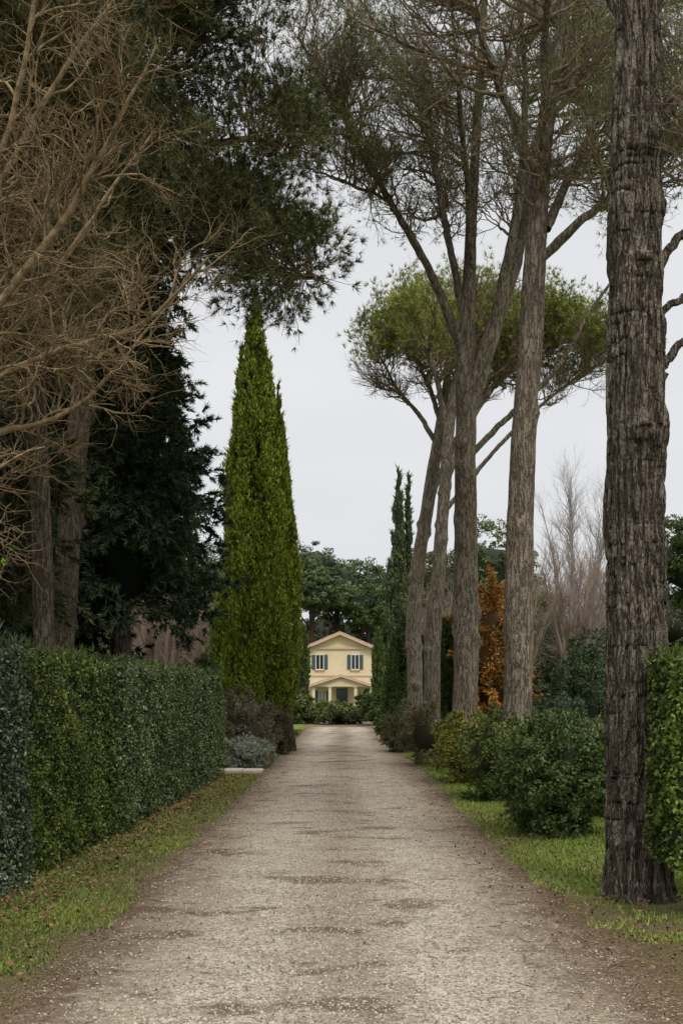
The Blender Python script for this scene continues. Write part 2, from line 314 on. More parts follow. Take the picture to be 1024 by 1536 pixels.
bush('dark_conifer_shrub',7.2,34,.85,.8,3.3,(.024,.044,.022),(.10,.14,.06),.09,.04,120,120)
bush('dark_conifer_shrub',8.4,35,.9,.8,2.9,(.024,.044,.022),(.10,.14,.06),.09,.04,100,120)
bush('box_ball',5.9,30,.42,.42,1.9,(.045,.07,.04),(.17,.22,.12),.06,.03,60,100,z0=.9)
bush('box_shrub',5.1,27,.8,.8,1.35,(.07,.1,.07),(.22,.27,.17),.06,.03,80,100)
bush('box_shrub',6.6,24,1.1,.8,1.25,(.045,.065,.02),(.16,.2,.065),.06,.035,80,120)
for x,y in ((8.2,27),(10,30),(6.3,38)): bush('box_shrub',x,y,1.2,.9,1.6,(.03,.05,.017),(.12,.16,.055),.08,.045,80,100)
bush('brown_shrub',-2.45,30.5,.6,.7,1.85,(.09,.08,.045),(.29,.25,.15),.06,.03,60,90,twig=600,wild=.2)
bush('lavender_shrub',-2.42,29.4,.5,.4,.75,(.15,.17,.12),(.40,.44,.35),.06,.018,70,130)
bush('brown_shrub',-2.9,33.5,.7,.8,1.9,(.055,.06,.03),(.18,.17,.08),.06,.03,60,90,twig=300,wild=.2)
bush('brown_shrub',-1.95,36.2,.35,.5,1.3,(.045,.045,.025),(.14,.12,.065),.06,.03,50,80,twig=300,wild=.2)
bush('box_ball',-3.35,28.1,.22,.22,2.82,(.045,.07,.02),(.15,.19,.06),.04,.022,50,80,z0=2.3)
for x,y,r,h_ in ((-2.1,72,1.1,1.5),(-.4,70,1.2,1.15),(.7,71,.9,1.1),(1.75,68,.85,1.95),(2.9,70,.9,1.6),(-3.4,71,1.1,1.9),(-4.8,69,1.2,2.0),(4.4,69,1.3,2.2)):
    bush('garden_shrub',x,y,r,r*.8,h_,(.05,.075,.022),(.19,.22,.065),.13,.08,60,70,wild=.2)
# ---------------------------------------------------------------- columnar cypress
def cypress(name,x,y,c0,c1,per,L,W,parts,pw=1.5,trunk=.16,cl=.2,stems=None):
    mb=MB()
    for (dx,dy,hh,rr,zb,cc) in parts:
        cx=x+dx; cy=y+dy
        prof=lambda t:rr*np.minimum(1,.66+1.8*t)*np.maximum(1-t**pw,0)**.95+.02
        tt=np.linspace(0,1,50); P=np.stack([cx+0*tt,cy+0*tt,zb+tt*(hh-zb)],1)[None]
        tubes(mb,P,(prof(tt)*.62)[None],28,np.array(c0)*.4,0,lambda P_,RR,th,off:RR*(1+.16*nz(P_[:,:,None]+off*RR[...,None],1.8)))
        t=rng.uniform(0,1,cc*3); k=rng.uniform(size=len(t))*rr<prof(t)+.12*rr; t=t[k][:cc]; n=len(t); th=rng.uniform(0,6.283,n)
        pr=prof(t); q=np.stack([np.cos(th),np.sin(th),0*th],1)
        lump=nz(np.stack([np.cos(th)*rr,np.sin(th)*rr,t*(hh-zb)*.3],1),2.2)
        C=np.stack([cx+0*t,cy+0*t,zb+t*(hh-zb)],1)+q*(pr*(.79+.22*lump+.05*rng.normal(size=n)))[:,None]
        s=cl*np.sqrt(pr/rr)*rng.uniform(.6,1.3,n)*max(rr,.5)
        S=np.stack([s,s,s*2.6],1)
        clumps(mb,C,S,per,L,W,c0,c1,0,up=1.)
        q2=C.copy(); q2[:,2]+=s*2.3; tufts(mb,q2,nrm(q*.5+Z),10,L*1.8,W,.25,c0,c1,0)
        for sx in (stems or (0,)):
            tubes(mb,np.linspace([cx+.1+sx*1.3,cy-abs(sx),-.02],[cx+sx*.3,cy,zb+1.5],12)[None],np.linspace(trunk*1.25,trunk,12)[None],10,W1*.8,1)
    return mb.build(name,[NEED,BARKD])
cypress('italian_cypress',-2.88,38,(.045,.07,.008),(.275,.33,.042),140,.15,.05,[(0,0,15.4,1.32,1.5,620),(-.48,.3,13.6,.70,3,260),(.72,.5,12.4,.80,1.4,400),(.3,1.0,14,.9,1.6,200),(-.2,-.1,9.5,1.28,1.2,300)],1.75,.15,.2,(0,.3,-.25))
cypress('italian_cypress',3.0,60,(.045,.062,.032),(.16,.195,.09),80,.2,.08,[(0,0,13.9,.8,.5,280),(.55,.3,13.6,.6,.5,230)])
for x,y,h_,r in ((2.6,46,4.95,.8),(4.2,47,5.0,.85),(5.3,49,5.2,.8)): cypress('column_conifer',x,y,(.024,.045,.015),(.10,.145,.04),110,.13,.05,[(0,0,h_,r,.2,220)],6.)
cypress('column_conifer',-3.05,92,(.045,.065,.02),(.12,.16,.045),60,.22,.1,[(0,0,7.,.5,.1,140)],4.)
cypress('column_conifer',2.95,92,(.045,.065,.02),(.12,.16,.045),60,.22,.1,[(0,0,7.2,.5,.1,140)],4.)
bush('copper_beech_tree',6.15,46,1.35,1.2,6.1,(.2,.095,.022),(.62,.32,.08),.13,.07,240,110,z0=.3,lump=.2,twig=500,wild=.25)
# ---------------------------------------------------------------- pines
def barkdisp(amp,ridges,knots=()):
    def f(P,RR,th,off):
        z=P[...,2][...,None]+0*RR
        q=np.stack([off[...,0],off[...,1],z*.35],-1)
        w=nz(q,1.6); w2=nz(np.stack([off[...,0],off[...,1],z*1.2],-1),3.)
        rd=np.abs(np.sin(th*ridges/2+1.9*w+.6*w2))**.6
        brk=np.abs(np.sin(z*5+3*w2+th*3))**.4
        r=RR*(1+.07*nz(np.stack([off[...,0],off[...,1],z*.8],-1),1.2))+amp*(rd*(.5+.5*brk)-.5)+amp*.3*nz(np.stack([off[...,0]*4,off[...,1]*4,z*2.2],-1),2.)
        for kz,ka,kr,kh in knots:
            dd=np.angle(np.exp(1j*(th-ka)))*RR
            r=r+kh*np.exp(-((z-kz)**2+dd**2)/kr**2)*(1+.3*nz(np.stack([off[...,0]*5,off[...,1]*5,z*6],-1),2.))
        r=r+RR*.22*np.exp(-np.maximum(z,0)/.3)*(1+.35*np.sin(th*5+1))
        return r
    return f
def pine(name,limbs,crowns,attr,tw1,tw2,K,L,W,c0,c1,disp=None,trunkk=(28,160),spread=.55,bark=BARK,limb=BARKL,r1=.035,l1=(.6,1.7),l2=(.25,.7),tper=2,up=.25,zn=None,dens=1.):
    mb=MB(); LP=[];LR=[]
    for i,(pts,rad) in enumerate(limbs):
        if i==0:
            P,R=smooth(pts,rad,trunkk[1]); P[6:]+=np.cumsum(rng.normal(size=(len(P)-6,3))*.0025,0)*np.array([1,1,0]); tubes(mb,P[None],R[None],trunkk[0],W1,0,disp or barkdisp(.022,9,[(rng.uniform(1.5,9),rng.uniform(0,6.3),rng.uniform(.08,.16),rng.uniform(.04,.1)) for _ in range(12)]))
        else:
            P,R=smooth(pts,rad,60); P=P+np.cumsum(rng.normal(size=P.shape)*.009,0); tubes(mb,P[None],R[None],12,W1,0,lambda P_,RR,th,off:RR*(1+.14*nz(P_[:,:,None]+off*.2,4.)))
        P,R=smooth(pts,rad,40); LP.append(P); LR.append(R)
    nodes=np.concatenate([p[(6 if i else 22):] for i,p in enumerate(LP)]); nr=np.concatenate([r[(6 if i else 22):] for i,r in enumerate(LR)])
    A=[]
    tot=sum(c[2] for c in crowns)
    for c,r,wt in crowns:
        n=int(attr*wt/tot); d=nrm(rng.normal(size=(n,3))); d[:,2]=np.abs(d[:,2])*rng.choice([1,-.6],n,p=[.7,.3]); A.append(np.array(c)+d*np.array(r)*rng.uniform(.5,1.,(n,1)))
    A=np.concatenate(A); n=len(A)
    D=np.linalg.norm(A[:,None]-nodes[None],axis=2)+1.2*np.maximum(0,nodes[None,:,2]-A[:,None,2]+.8)+rng.uniform(0,1.2,(n,len(nodes)))
    idx=D.argmin(1); S=nodes[idx]; dist=np.linalg.norm(A-S,axis=1)[:,None]
    Cc=S+(A-S)*.5+Z*(-.1)*dist+rng.normal(size=(n,3))*.08*dist
    t=np.linspace(0,1,14)[None,:,None]; P=(1-t)**2*S[:,None]+2*t*(1-t)*Cc[:,None]+t*t*A[:,None]
    P[:,1:]+=np.cumsum(rng.normal(size=(n,13,3))*.025,1)
    r0=np.minimum(nr[idx]*.6,.012+.012*dist[:,0]); R=r0[:,None]*np.linspace(1,.25,14)[None]
    tubes(mb,P,R,6,W1,2)
    P1,R1=spawn(P,R,tw1,.25,1,l1[0],l1[1],.7,up,7,r1*.5,.16,.04); tubes(mb,P1,R1,4,W1,2)
    P2,R2=spawn(P1,R1,tw2,.2,1,l2[0],l2[1],.7,up,4,.009,.2,.05); tubes(mb,P2,R2,3,W1,2)
    if K>0:
        p,d=ends(P2,tper,.4)
        k=(rng.uniform(size=len(p))<dens*(.75+.5*nz(p,.7)))
        if zn: k&=(p[:,2]+.4*nz(p,.8)+rng.normal(size=len(p))*.25>zn)
        p=p[k];d=d[k]
        tufts(mb,p,d,K,L,W,spread,c0,c1,1,up=.1)
    return mb.build(name,[bark,NEED,limb])
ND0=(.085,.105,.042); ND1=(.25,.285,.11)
kn=[(4.55,0.1,.11,.09),(4.5,3.2,.12,.10),(4.6,4.7,.13,.05),(6.15,3.1,.12,.06),(6.2,.2,.14,.07),(5.45,1.,.1,.04),(7.3,3.6,.14,.06),(7.6,.1,.12,.06),(3.4,3.9,.1,.03),(5.55,5.,.12,.05),(6.7,4.6,.12,.05),(2.4,4.9,.1,.03)]
pine('pine_tree',[([(2.9,11,-.05),(2.89,11,.8),(2.87,11,2.2),(2.84,11,4),(2.83,11,6),(2.87,11,8.7),(2.9,11,12),(2.95,11,16)],[.275,.265,.26,.255,.24,.195,.16,.06]),
 ([(2.95,11,4.6),(3.25,11,5.4),(3.7,11.1,5.6),(4.6,11.2,6.0)],[.05,.04,.03,.02]),
 ([(2.95,11,5.3),(3.2,11,5.8),(3.6,11,6.0),(4.6,10.9,6.6)],[.05,.035,.03,.02]),
 ([(3.0,11.05,6.0),(3.3,11.1,6.4),(3.7,11.2,6.7),(4.8,11.4,7.6)],[.05,.04,.03,.02]),
 ([(2.9,11,7.3),(3.3,11.3,7.9),(3.8,11.6,8.3),(5,12,9.6)],[.05,.04,.03,.02]),
 ([(2.85,11,8.2),(2.5,11.1,9.3),(1.8,11.3,10.6),(1,11.5,12)],[.06,.05,.04,.02])],
 [((4.4,11.2,7.6),(1.4,1.3,1.6),3),((2.9,11.3,15),(3,3,2.),2)],120,1100,4200,6,.11,.007,ND0,ND1,barkdisp(.055,17,kn),(140,640),l1=(.4,1.0),bark=BARKA)
TB=[([(3.42,22,-.05),(3.42,22,1),(3.44,22,3.8),(3.53,22,6.4),(3.69,22,9),(3.77,22,10.5),(3.92,22,12.2),(4.18,22,14.1),(4.37,22,15.4),(4.6,22,19)],[.3,.28,.265,.245,.225,.19,.14,.11,.09,.03]),
 ([(3.77,22,10.3),(4.5,21.6,10.97),(5.2,21.2,11.5),(6.6,20.6,12.4),(8,20,13.8)],[.10,.08,.07,.05,.02]),
 ([(3.85,22,11.3),(3.6,22,12.6),(2.95,21.8,14),(2.43,21.6,15.4),(1.8,21.3,18)],[.10,.09,.07,.05,.02]),
 ([(4.1,22,13.5),(5.0,22,14.65),(5.8,22,15.5),(7,22,17.4)],[.08,.06,.05,.02]),
 ([(3.9,22,12),(3.7,20.5,13.6),(3.4,18.5,15.2),(3.2,17,17)],[.08,.07,.05,.02]),
 ([(3.95,22,11),(4.7,22.8,12.6),(5.5,23.2,14.2),(6.2,23.5,17)],[.10,.08,.06,.02])]
pine('pine_tree',TB,[((4.3,21,17.0),(5.2,4.5,3.2),4),((6.6,21,13.4),(2.8,2.5,2.4),4),((2.2,21,15.2),(2.4,3,2.),2),((4.8,21.5,12.6),(2.6,2.5,1.8),2)],340,3200,12500,6,.15,.010,ND0,ND1,dens=.75)
TC=[([(2.94,27,-.05),(2.94,27,1),(2.98,27,5.8),(2.94,27,9),(2.98,27,10.9),(3.08,27,12.9),(3.18,27,15.3),(3.4,27,18.5),(3.5,27,22)],[.31,.3,.27,.24,.16,.13,.10,.07,.03]),
 ([(2.95,27,9.9),(2.35,27,11.65),(1.8,27,12.6),(1.24,27,13.7),(.13,26.5,15.3),(-1,26,17)],[.13,.11,.09,.08,.05,.02]),
 ([(1.24,27,13.6),(.13,27,14.1),(-.9,27,14.5)],[.045,.035,.015]),
 ([(3.0,27,8.5),(3.6,27.3,10.5),(4.2,27.6,12.4),(4.5,27.8,14.5),(5.05,28,16.9),(5.7,28,18.5),(6.2,28,21)],[.18,.17,.15,.12,.09,.07,.03]),
 ([(3.05,27,9),(3.75,26.6,11.3),(4.15,26.2,13.7),(4.2,26,16),(4.0,26,18.5)],[.14,.12,.1,.07,.03]),
 ([(3.0,27,7.6),(3.9,27,8.6),(5,27,9.6),(6.0,27,11.4),(7.2,27,13)],[.08,.07,.05,.04,.02]),
 ([(2.98,27,10.5),(2.6,27.2,12.6),(2.2,27.3,14.8),(1.6,27.5,17)],[.11,.09,.06,.03]),
 ([(3.1,27,12),(2.7,25,14.5),(2.2,23.5,16.5)],[.08,.06,.02])]
pine('pine_tree',TC,[((3,27,18.5),(5.2,4.5,3.4),4),((.7,26.8,15.4),(2.3,2.5,2.4),5),((5.6,27.5,16.0),(3.2,3,3.4),3),((2.6,27,14.4),(2.6,2.5,2.0),2.5)],440,4300,17000,6,.17,.012,ND0,ND1,dens=.75)
TD=[([(3.04,38,-.05),(3.04,38,1),(3.04,38,3.7),(3.3,38,6.2),(3.49,38,9.1),(3.8,38,12.2),(4.3,38,14.3),(4.6,38,16)],[.31,.28,.26,.23,.19,.14,.09,.03]),
 ([(3.5,38,9),(4.3,38,11.3),(5.6,38.2,12.8),(7.4,38.5,13.8)],[.13,.11,.08,.03]),
 ([(3.6,38,10),(3.4,38,12.2),(2.8,38,13.9),(2.2,38,15)],[.1,.09,.07,.03]),
 ([(3.4,38,8),(4.6,38,9.6),(6.2,38,11.3),(8.2,38,12.8)],[.09,.08,.06,.02])]
UG0=(.105,.13,.028);UG1=(.35,.39,.09)
pine('umbrella_pine',TD,[((6.9,38.5,13.5),(3.8,3,2.1),6),((3.8,38,14.3),(2.8,2.5,1.9),2)],340,2700,10500,9,.2,.022,UG0,UG1,l1=(.5,1.3),l2=(.25,.6),zn=13.2,dens=.85)
TE=[([(2.8,42,-.05),(2.75,42,1),(2.62,42,5.4),(3.16,42,8.9),(3.75,42,12.3),(4.0,42,14.4),(4.1,42,16)],[.31,.29,.27,.23,.17,.12,.04]),
 ([(3.6,42,11),(2.7,42,12.4),(1.9,42,13.2),(1.2,42,14.6)],[.10,.08,.06,.03]),
 ([(3.7,42,12),(3.2,42.3,13.6),(2.6,42.5,15.2),(2.3,42.5,16)],[.1,.08,.06,.03]),
 ([(3.2,42,8.8),(3.9,42.5,10.8),(5.1,43,13),(6.3,43,14.8)],[.12,.1,.07,.03])]
pine('umbrella_pine',TE,[((2.7,42,14.5),(2.5,2.4,2.6),4),((5.2,42.5,15.4),(3.6,2.6,2.1),4)],320,2700,11000,9,.2,.023,UG0,UG1,l1=(.5,1.3),l2=(.25,.6),zn=14.7,dens=.85)
# left overhanging pines
TG=[([(-6.1,24,-.05),(-5.8,24,5),(-5.3,24,10),(-4.9,24,15),(-4.5,24,21)],[.28,.25,.22,.17,.05]),
 ([(-5.3,24,9.5),(-4,24,11.3),(-2.8,23.8,11.5),(-1.8,23.5,10.95),(-.9,23.3,10.6),(-.25,23.2,10.45)],[.13,.12,.10,.08,.04,.015]),
 ([(-5.2,24,11.5),(-3.5,23.5,13),(-2,23,13.2),(-.9,22.8,12.8)],[.12,.09,.06,.02]),
 ([(-4.9,24,14),(-3.5,24,16),(-2.3,24,17.4),(-1.9,24,19)],[.12,.09,.06,.02]),
 ([(-5.1,24,12.5),(-4.5,21.5,14),(-3.8,19,15.2),(-3.4,18,16)],[.12,.09,.06,.02]),
 ([(-5.3,24,10),(-6.5,23,12.5),(-7.5,22,14.5)],[.12,.1,.03])]
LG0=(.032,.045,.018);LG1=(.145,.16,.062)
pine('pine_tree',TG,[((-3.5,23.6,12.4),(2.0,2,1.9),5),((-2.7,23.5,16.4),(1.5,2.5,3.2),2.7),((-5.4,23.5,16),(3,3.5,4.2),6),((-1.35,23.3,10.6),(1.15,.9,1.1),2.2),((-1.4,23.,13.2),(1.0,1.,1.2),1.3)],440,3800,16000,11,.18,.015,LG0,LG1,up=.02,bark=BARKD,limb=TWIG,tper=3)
TH=[([(-7.0,15.5,-.05),(-6.8,15.5,4),(-6.3,15.5,8),(-5.6,15.5,12),(-5.2,15.5,15)],[.24,.21,.18,.12,.04]),
 ([(-6.4,15.5,7),(-5.2,15.4,8.6),(-4,15.2,9.4),(-3,15,9.7),(-2.4,15,9.6)],[.1,.08,.06,.035,.012]),
 ([(-6,15.5,9),(-4.8,15.4,10.8),(-3.6,15.2,11.8),(-2.8,15,12.6)],[.1,.07,.05,.02]),
 ([(-6.5,15.5,6.2),(-5.3,15.6,7),(-4.3,15.8,7.4),(-3.6,16,7.3)],[.08,.06,.04,.015])]
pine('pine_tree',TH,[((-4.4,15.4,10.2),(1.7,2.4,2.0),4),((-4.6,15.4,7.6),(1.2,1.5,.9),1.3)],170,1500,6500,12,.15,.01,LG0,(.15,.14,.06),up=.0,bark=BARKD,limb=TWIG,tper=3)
# ---------------------------------------------------------------- dark firs
def fir(name,x,y,H,R,zb,c0,c1,nb=230,tw=3600,K=9,L=.2,W=.04,corer=.5):
    mb=MB(); tubes(mb,np.linspace([x,y,-.05],[x,y,H],20)[None],np.linspace(.26,.03,20)[None],12,W1*.7,0)
    z=zb+(H-zb)*rng.power(1.1,nb)*.98; t=(z-zb)/(H-zb); th=rng.uniform(0,6.283,nb); ln=R*(1-t)**.7*rng.uniform(.65,1.15,nb)+.2
    d=np.stack([np.cos(th),np.sin(th),.1+0*th],1); s=np.linspace(0,1,8)
    P=np.stack([x+0*z,y+0*z,z],1)[:,None]+d[:,None]*(ln[:,None]*s)[...,None]-Z*(ln[:,None]*(.35*s**1.6-.18*np.maximum(s-.7,0)))[...,None]
    P[:,1:]+=np.cumsum(rng.normal(size=(nb,7,3))*.03,1)
    Rr=np.full((nb,1),.03)*np.linspace(1,.25,8)[None]; tubes(mb,P,Rr,4,W1*.7,0)
    P1,R1=spawn(P,Rr,tw,.2,1,.4,1.0,.8,-.12,5,.01,.15,-.08)
    p,dd=ends(P1,5,.1); tufts(mb,p,dd,K,L,W,.55,c0,c1,1,cs=1.1)
    if corer>0:
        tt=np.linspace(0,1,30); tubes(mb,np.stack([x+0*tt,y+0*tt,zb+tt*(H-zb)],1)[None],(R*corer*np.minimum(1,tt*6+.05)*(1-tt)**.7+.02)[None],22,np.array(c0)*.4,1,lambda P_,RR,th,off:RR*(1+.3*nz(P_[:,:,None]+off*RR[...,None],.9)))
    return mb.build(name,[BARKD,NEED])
F0=(.02,.034,.018);F1=(.085,.112,.055)
fir('dark_fir_tree',-5.9,30,19,2.9,4.2,F0,F1,260,3800)
fir('dark_fir_tree',-7.6,29,14,2.6,.6,F0,F1,200,2400)
fir('dark_fir_tree',-5.2,27,12.5,2.0,4.0,F0,F1,190,3000)
fir('dark_fir_tree',-8.8,26,22,3.6,.6,F0,F1,220,2000)
fir('dark_fir_tree',-11.5,31,22,3.8,.5,F0,F1,180,1200)
fir('dark_fir_tree',-6.9,20,15,2.3,3.6,F0,(.10,.10,.045),200,2300)
fir('dark_fir_tree',-8.2,17.5,17,2.2,.5,F0,(.09,.09,.04),160,1200)
mb=MB(); P,R=smooth([(-4.75,18,-.05),(-4.72,18,3),(-4.8,18,6),(-4.9,18,9),(-5.0,18,14)],[.19,.16,.15,.12,.05],120); tubes(mb,P[None],R[None],24,W1,0,barkdisp(.015,9))
P1,R1=spawn(P[None],R[None],46,.45,1,1.2,2.4,1.2,.1,8,.025,.15); tubes(mb,P1,R1,5,W1)
P2,R2=spawn(P1,R1,900,.1,1,.4,1.0,.8,0,5,.008,.2); tubes(mb,P2,R2,3,W1); p,d=ends(P2,3); tufts(mb,p,d,8,.13,.011,.5,F0,LG1,1); mb.build('pine_tree',[BARKD,NEED])
# ---------------------------------------------------------------- bare trees
def bare(name,limbs,n1,n2,n3,l1,l2,l3,r=(.02,.01,.005),ang=.7,up=.15,col=W1,mat=None,k=12,wob=.16):
    mb=MB(); PS=[];RS=[]
    for pts,rad in limbs:
        P,R=smooth(pts,rad,40); P[1:]+=np.cumsum(rng.normal(size=(39,3))*.012,0); PS.append(P);RS.append(R)
    P=np.stack(PS);R=np.stack(RS); tubes(mb,P,R,k,col)
    P1,R1=spawn(P,R,n1,.3,1,*l1,ang,up,10,r[0],wob,.02); tubes(mb,P1,R1,5,col)
    P2,R2=spawn(P1,R1,n2,.12,1,*l2,ang,up,7,r[1],wob+.05,.02); tubes(mb,P2,R2,4,col)
    P3,R3=spawn(P2,R2,n3,.15,1,*l3,ang,up*.5,5,r[2],.25,.0); tubes(mb,P3,R3,3,col)
    return mb.build(name,[mat or TWIG])
b0=(-4.7,10,-.05)
bare('bare_deciduous_tree',[([b0,(-4.65,10,1.2),(-4.5,10,2.6),(-3.4,9.7,4.5),(-2.3,9.4,4.95),(-1.6,9.3,5.1),(-1.15,9.2,5.6)],[.13,.11,.08,.034,.026,.018,.008]),
 ([b0,(-4.65,10,1.5),(-4.4,10,3),(-3.1,9.5,5.0),(-2.3,9.4,5.9),(-1.8,9.3,6.7),(-1.45,9.2,7.3)],[.13,.11,.08,.042,.031,.02,.008]),
 ([b0,(-4.65,10,1.5),(-4.4,10,3.5),(-3.1,9.8,6),(-2.6,9.6,7.5),(-2.4,9.5,9)],[.13,.11,.08,.03,.022,.01]),
 ([b0,(-4.6,10,1.5),(-4.3,10,3.2),(-3.2,10.2,4.5),(-2.5,10.3,4.6),(-1.8,10.4,5.3),(-1.4,10.5,6.0)],[.13,.11,.06,.03,.02,.014,.006]),
 ([b0,(-4.6,10.,1.5),(-4.3,10.5,3.8),(-3.3,11,5.4),(-2.6,11.2,6.6),(-2.,11.3,7.6)],[.13,.11,.06,.034,.022,.008]),
 ([b0,(-4.65,10,1.5),(-4.4,10.3,3.6),(-3.2,10.6,6.6),(-2.4,10.6,8.0),(-1.7,10.6,8.9)],[.13,.11,.07,.03,.022,.01]),
 ([b0,(-4.65,10,1.),(-4.3,9.6,2.6),(-3.3,9.2,3.65),(-2.75,9,3.9),(-2.4,8.9,4.05)],[.12,.1,.04,.019,.014,.006])],
 210,2100,8500,(.8,1.9),(.35,.9),(.15,.42),(.014,.007,.004),.8,.1,col=np.array((1,.98,.95)),wob=.24)
def thicket(name,x,y,h,w,n,colr):
    L=[]
    for i in range(9):
        a=rng.uniform(0,6.28); q=w*rng.uniform(.2,1)
        L.append(([(x,y,-.05),(x+.1*q*math.cos(a),y+.1*q*math.sin(a),h*.25),(x+.5*q*math.cos(a),y+.5*q*math.sin(a),h*.65),(x+.8*q*math.cos(a),y+.8*q*math.sin(a),h*rng.uniform(.8,1))],[.14,.11,.05,.012]))
    return bare(name,L,n,n*6,n*14,(h*.12,h*.3),(h*.08,h*.18),(h*.04,h*.1),(.02,.012,.009),.5,.5,np.array(colr),PALE,8)
thicket('bare_deciduous_tree',14.6,70,14.8,4.6,250,(.30,.27,.25)); thicket('bare_deciduous_tree',18.5,72,12,3.6,110,(.30,.27,.25))
thicket('bare_deciduous_tree',10.6,52,8.4,3.0,200,(.30,.23,.19)); thicket('bare_deciduous_tree',13,50,7.4,3,170,(.30,.22,.19)); thicket('bare_deciduous_tree',8.6,56,7.5,3,130,(.28,.22,.17))
thicket('bare_deciduous_tree',-6.4,41,7.6,2.4,200,(.36,.27,.23)); thicket('bare_deciduous_tree',-8.8,48,10,3,140,(.34,.26,.22)); thicket('bare_deciduous_tree',-5.1,44,6.8,1.8,170,(.38,.29,.245))
thicket('bare_deciduous_tree',4.2,52,6.5,1.5,120,(.26,.21,.17))
# ---------------------------------------------------------------- mid/far trees
def roundtrees(name,items,L,W,per,nc,trunks=True,low=.5,cr=.6):
    mb=MB()
    for x,y,zc,r,rz,c0,c1 in items:
        d=nrm(rng.normal(size=(nc,3))); d[:,2]=np.where(d[:,2]<0,d[:,2]*low,d[:,2])
        lob=1+.28*nz(d*1.0+np.array([x,y,zc]),1.6)
        C=np.array([x,y,zc])+d*np.array([r,r,rz])*(rng.uniform(.5,1.02,nc)*lob)[:,None]
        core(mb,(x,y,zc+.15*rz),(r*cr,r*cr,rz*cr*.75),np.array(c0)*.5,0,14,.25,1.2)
        s=r*rng.uniform(.10,.27,(nc,1)); clumps(mb,C,np.concatenate([s,s,s*.55],1),per,L,W,c0,c1)
        if trunks:
            lean=rng.uniform(-.3,.3)*r
            P,R=smooth([(x+lean,y,-.05),(x+lean*.7,y,zc*.5),(x,y,zc)],[.34,.26,.17],20); tubes(mb,P[None],R[None],8,W1*.8,1)
            P1,R1=spawn(P[None],R[None],18,.5,1,r*.6,r*1.1,.8,.5,6,.09,.1); tubes(mb,P1,R1,5,W1*.8,1)
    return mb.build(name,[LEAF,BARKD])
pg0=(.026,.045,.017);pg1=(.10,.14,.046)
it=[]
for x,y,zc,r,rz in ((-7.2,124,13.2,4.4,4.2),(-2.9,121,12.2,3.0,2.8),(-.6,131,13.2,4.2,4.4),(2.7,123,10.8,3.0,3.6),(4.9,130,11.8,4.0,4.8),(-10.8,130,15,5.4,4.),(10.5,136,13,5,5),(-16,140,15,6,4.6),(16,145,14,6,5),(23,150,14,6,4),(-24,150,15,6,4),(2.3,147,14.2,4.6,4.2),(-4.0,144,17.0,5.4,4.2),(-.2,150,15.6,4.0,4.4),(7,150,14,4.6,4.4)):
    it.append((x,y,zc,r,rz,pg0,pg1))
roundtrees('distant_umbrella_pines',it,.42,.17,60,150,low=.55)
it=[]
for i in range(46):
    x=-95+190*(i+.5)/46+rng.normal()*1.5; it.append((x,166+rng.uniform(-6,8),6.0,4.8,8.5+rng.uniform(0,4),(.028,.038,.017),(.085,.10,.045)))
for x in (-10,-7,-4.2,-1.6,1,3.6,6.4,9.5): it.append((x+rng.normal()*.4,136+rng.uniform(-8,8),4.6,3.2,5.2+rng.uniform(0,2.4),(.04,.038,.02),(.12,.105,.06)))
roundtrees('distant_tree_line',it,.55,.28,48,90,trunks=False,cr=.66)
roundtrees('broadleaf_tree',[(8.2,62,8.2,2.6,3.2,(.045,.065,.025),(.17,.19,.08))],.2,.1,90,120)
roundtrees('broadleaf_tree',[(5.4,66,7.6,2.2,3.2,(.07,.07,.03),(.2,.18,.08))],.2,.1,90,100)
roundtrees('evergreen_oak',[(11.6,36,5.6,2.0,2.8,(.025,.045,.015),(.13,.16,.05))],.13,.07,130,110)
roundtrees('evergreen_oak',[(13.6,44,3.6,3.,3.6,(.035,.045,.02),(.13,.14,.06))],.16,.08,110,110)
roundtrees('evergreen_oak',[(17,60,4,3.5,4.5,(.05,.05,.025),(.16,.16,.08))],.2,.1,110,110)
roundtrees('evergreen_oak',[(-10,62,4,3.5,4,(.06,.055,.03),(.17,.14,.075))],.2,.1,90,90)
roundtrees('evergreen_oak',[(-15,42,5,4,6,(.025,.038,.015),(.08,.1,.04))],.18,.1,90,100)
for x0,x1,y,hh in ((3.6,12,52,2.2),(-12,-4.2,54,2.2),(-20,-4.4,40,1.6)):
    hedge('garden_hedge',(x1,y),(x0,y),1.2,0,hh,12000,.16,.09,(.03,.045,.018),(.11,.13,.055),(.15,.16,.08),.1)[1]()
mb=MB(); P,R=smooth([(-3.7,10.2,2.3),(-3.3,10.2,2.7),(-3.08,10.2,3.0),(-2.98,10.2,3.3)],[.012,.01,.007,.003],20); P=P[None];R=R[None]; tubes(mb,P,R,5,W1,1)
P1,R1=spawn(P,R,14,.4,1,.06,.16,.8,.2,4,.004); tubes(mb,P1,R1,3,W1,1); p,d=ends(P1,3,.2); leaves(mb,p,rng.normal(size=p.shape),.09,.045,colmix(0,(.1,.2,.02),(.25,.42,.05),rng.uniform(size=len(p)))); mb.build('laurel_sapling',[LEAF,TWIG])
